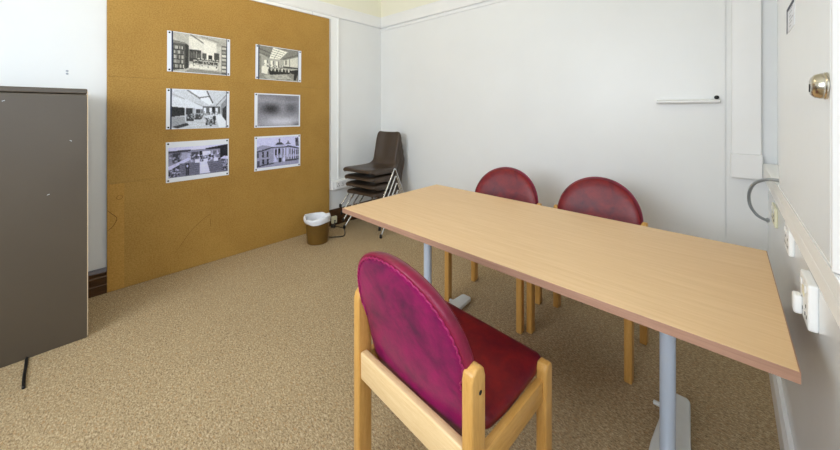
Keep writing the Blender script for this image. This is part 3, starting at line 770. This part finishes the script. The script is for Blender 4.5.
def make_red_chair():
    r = thing('wooden_chair', 'x', 'chair')
    ol = arch(); ctr = (0, ZP)
    pl = lambda x, z, d: (x, lean(x, z) + d - .02, z)
    bm = NB(); ringed(bm, ol, ctr, [(.25, -.027), (.5, -.027), (.75, -.026), (.88, -.0235), (.95, -.018), (.985, -.009), (1.0, .003), (.998, .014), (.985, .021), (.965, .0235), (.94, .0225)], pl)
    pad = obj('backrest', bm, M['vinyl_rim'], r, True)
    bm = NB(); ringed(bm, ol, ctr, [(.25, -.0278), (.5, -.0278), (.75, -.0268), (.88, -.0243), (.95, -.0187), (.978, -.0125)], pl, True)
    obj('front_panel', bm, M['vinyl_red'], pad, True)
    bm = NB(); ringed(bm, ol, ctr, [(.25, .0255), (.6, .0255), (.85, .0250), (.93, .0240), (.945, .0215)], pl, True)
    obj('back_panel', bm, M['vinyl_back'], pad, True)
    # scalloped seam along the arch on the back
    pts = []
    for (x, z) in ol:
        if z > .56: pts.append((x, z))
    fine = []
    for a, b in zip(pts, pts[1:]):
        for k in range(6): fine.append((a[0] + (b[0] - a[0]) * k / 6, a[1] + (b[1] - a[1]) * k / 6))
    bm = NB(); L = 0; path = []; last = None
    for x, z in fine:
        if last: L += math.hypot(x - last[0], z - last[1])
        last = (x, z)
        s = .928 + .020 * abs(math.sin(L * PI / .024))
        path.append(pl(x * s, ZP + (z - ZP) * s, .0245))
    tube(bm, path, .0028, 6); obj('stitched_seam', bm, M['vinyl_edge'], pad, True)
    # seat cushion: rounded trapezoid, slightly dished
    so = []
    for (cx_, cy_, a0) in ((.200, .086, 0), (-.200, .086, 90), (-.206, -.184, 180), (.206, -.184, 270)):
        for k in range(7):
            a = math.radians(a0 + 15 * k); so.append((cx_ + .022 * math.cos(a), cy_ + .022 * math.sin(a)))
    full = []
    for i, p in enumerate(so):
        q = so[(i + 1) % len(so)]; D = math.hypot(q[0] - p[0], q[1] - p[1]); m_ = max(1, int(D / .03))
        for k in range(m_): full.append((p[0] + (q[0] - p[0]) * k / m_, p[1] + (q[1] - p[1]) * k / m_))
    dish = lambda y: .012 * max(0, (-y - .02) / .18) ** 2 + .004 * max(0, y / .17) - .010 * math.exp(-((y - .02) / .09) ** 2)
    ps = lambda x, y, d: (x, y, .446 + d + dish(y))
    bm = NB(); ringed(bm, full, (0, 0), [(.3, -.020), (.97, -.020), (.995, -.014), (1, -.004), (.992, .006), (.97, .0125), (.92, .0155), (.8, .017), (.6, .018), (.4, .018), (.2, .018)], ps)
    obj('seat', bm, M['vinyl_red'], r, True)
    # frame
    for sx in (-1, 1):
        bm = NB()                                       # back post, rounded at the top
        prof = [(-.027, 0), (.027, 0), (.027, .618), (.022, .637), (.008, .649), (-.008, .649), (-.022, .637), (-.027, .618)]
        prism(bm, [(sx * LX - .0165, BY + a, z) for a, z in prof], (.033, 0, 0), .006, 3)
        lg = obj('back_leg', bm, M['beech'], r, True, angle=40)
        bm = NB(); lathe(bm, [(.0055, 0), (.0055, .0008)], 14, Matrix.Translation((sx * (LX + .0166), BY - .004, .588)) @ Matrix.Rotation(sx * PI / 2, 4, 'Y')); obj('bolt_hole', bm, M['black'], lg)
        bm = NB()                                       # front leg, its top chamfered
        prof = [(-.024, 0), (.022, 0), (.022, .455), (.012, .474), (-.012, .474), (-.024, .462)]
        prism(bm, [(sx * (LX + .006) - .0165, FY + a, z) for a, z in prof], (.033, 0, 0), .006, 3)
        obj('front_leg', bm, M['beech'], r, True, angle=40)
        bm = NB(); prism(bm, [(sx * (LX + .002) - .011, FY + .02, .362), (sx * (LX + .002) - .011, BY - .025, .352), (sx * (LX + .002) - .011, BY - .025, .425), (sx * (LX + .002) - .011, FY + .02, .428)], (.022, 0, 0), .003)
        obj('side_rail', bm, M['rail_beech'], r, True, angle=40)
    bm = NB(); rbox(bm, (0, BY + .008, .402), (2 * LX - .033, .026, .090), .006, 3); obj('back_rail', bm, M['pale_beech'], r, True, angle=40)['label'] = 'paler back rail'
    bm = NB(); rbox(bm, (0, FY + .012, .393), (2 * LX - .01, .022, .062), .003); obj('front_rail', bm, M['pale_beech'], r, True, angle=40)
    return r
rc = make_red_chair()
G = 'red vinyl chairs around the table'
spots = [((-.651, .852, 0), PI - math.radians(4.0), 'purple-red round-backed wooden chair in the foreground, its back to the camera'),
         ((-1.083, 1.905, 0), math.radians(5), 'red round-backed wooden chair behind the table, nearer the stacked chairs'),
         ((-.537, 1.958, 0), math.radians(-2.5), 'red round-backed wooden chair behind the table, nearer the window wall')]
for k, (p, a, lb) in enumerate(spots):
    o = rc if k == 0 else copy_tree(rc)
    o.location = p; o.rotation_euler = (0, 0, a); tag(o, lb, 'chair', G)

# ------------------------------------------------------------------ the table
TC = (-.690, 1.419)
t = thing('meeting_table', 'long rectangular beech laminate table with silver pedestal legs', 'table', (TC[0], TC[1], 0), math.radians(-.9))
TL, TW = 1.642, .795
bm = NB(); rbox(bm, (0, 0, .7085), (TL - .004, TW - .004, .023), .001); obj('table_top', bm, M['laminate'], t)
bm = NB()
for a, b2 in (((-TL / 2, -TW / 2, .6955), (TL / 2, -TW / 2 + .002, .7195)), ((-TL / 2, TW / 2 - .002, .6955), (TL / 2, TW / 2, .7195)), ((-TL / 2, -TW / 2 + .002, .6955), (-TL / 2 + .002, TW / 2 - .002, .7195)), ((TL / 2 - .002, -TW / 2 + .002, .6955), (TL / 2, TW / 2 - .002, .7195))):
    box2(bm, a, b2, .0006, 1)
obj('edge_band', bm, M['edging'], t)['label'] = 'darker pinkish edge band'
for sx in (-1, 1):
    x = .013 + sx * .550
    bm = NB(); lathe(bm, [(.0228, .035), (.0228, .672)], 28, Matrix.Translation((x, -.015, 0))); lg = obj('leg_column', bm, M['silver'], t, True, angle=40)
    bm = NB(); box2(bm, (x - .035, -.32, .672), (x + .035, .32, .6965), .003); obj('top_bracket', bm, M['dark_steel'], t)
    bm = NB()
    out = [(-.034, -.355), (-.026, -.368), (.026, -.368), (.034, -.355), (.058, -.06), (.058, .06), (.036, .362), (.027, .376), (-.027, .376), (-.036, .362), (-.058, .06), (-.058, -.06)]
    prism(bm, [(x + a, c, .012) for a, c in out], (0, 0, .024), .007, 3); ft = obj('foot', bm, M['foot_metal'], t, True, angle=35)
    for c in (-.32, .30):
        bm = NB(); lathe(bm, [(.022, 0), (.022, .006), (.014, .009), (.014, .0115)], 18, Matrix.Translation((x - .0, c, 0))); obj('leveller', bm, M['dark_steel'], ft, True, angle=40)
        bm = NB(); rbox(bm, (x - .055, c - .025, .022), (.05, .018, .012), .004); obj('adjuster', bm, M['foot_metal'], ft)
bm = NB(); box2(bm, (-.50, -.03, .632), (.525, -.0, .690), .004); obj('cross_beam', bm, M['dark_steel'], t)

# ------------------------------------------------------------------ lamps, daylight, camera
t = thing('ceiling_light', 'long fluorescent ceiling light near the brown board wall', 'lamp', (-2.2, .9, ZC))
bm = NB(); box2(bm, (-2.27, .1, ZC - .03), (-2.13, 1.7, ZC), .004); child('housing', bm, M['white_plastic'], t)
bm = NB(); box2(bm, (-2.26, .12, ZC - .075), (-2.14, 1.68, ZC - .03), .015, 3); child('diffuser', bm, M['lamp'], t)

def area(name, loc, direction, sx, sy, power, col):
    l = bpy.data.lights.new(name, 'AREA'); l.shape = 'RECTANGLE'; l.size = sx; l.size_y = sy; l.energy = power; l.color = col
    o = bpy.data.objects.new(name, l); C.objects.link(o); o.location = loc
    o.rotation_euler = V(direction).to_track_quat('-Z', 'Z').to_euler()
    return o
area('daylight_rear_window', ((RX0 + RX1) / 2, YR - .5, 1.95), (0, 1, -.12), 2.3, 1.7, 122, (.86, .93, 1))
area('daylight_side_window', W((T1 + T2) / 2, -.62, 1.85), nW - V((0, 0, .15)), 2.3, 1.7, 50, (.70, .84, 1))
w = bpy.data.worlds.new('overcast_sky'); S.world = w; w.use_nodes = True
bg = w.node_tree.nodes['Background']; bg.inputs['Color'].default_value = (.82, .91, 1, 1); bg.inputs['Strength'].default_value = 1.0

cam = bpy.data.cameras.new('camera'); co = bpy.data.objects.new('camera', cam); C.objects.link(co)
cam.sensor_width = 36; cam.sensor_fit = 'HORIZONTAL'; cam.lens = 327 / 840 * 36
cam.shift_y = -114 / 840; cam.clip_start = .02
co.location = (0, 0, H); co.rotation_euler = (PI / 2, 0, YAW)
S.camera = co
vs = S.view_settings
vs.view_transform = 'Standard'; vs.look = 'None'; vs.gamma = 1; vs.use_curve_mapping = False; vs.exposure = 0.0
S.cycles.max_bounces = 10; S.cycles.diffuse_bounces = 6
S.cycles.sample_clamp_indirect = 8
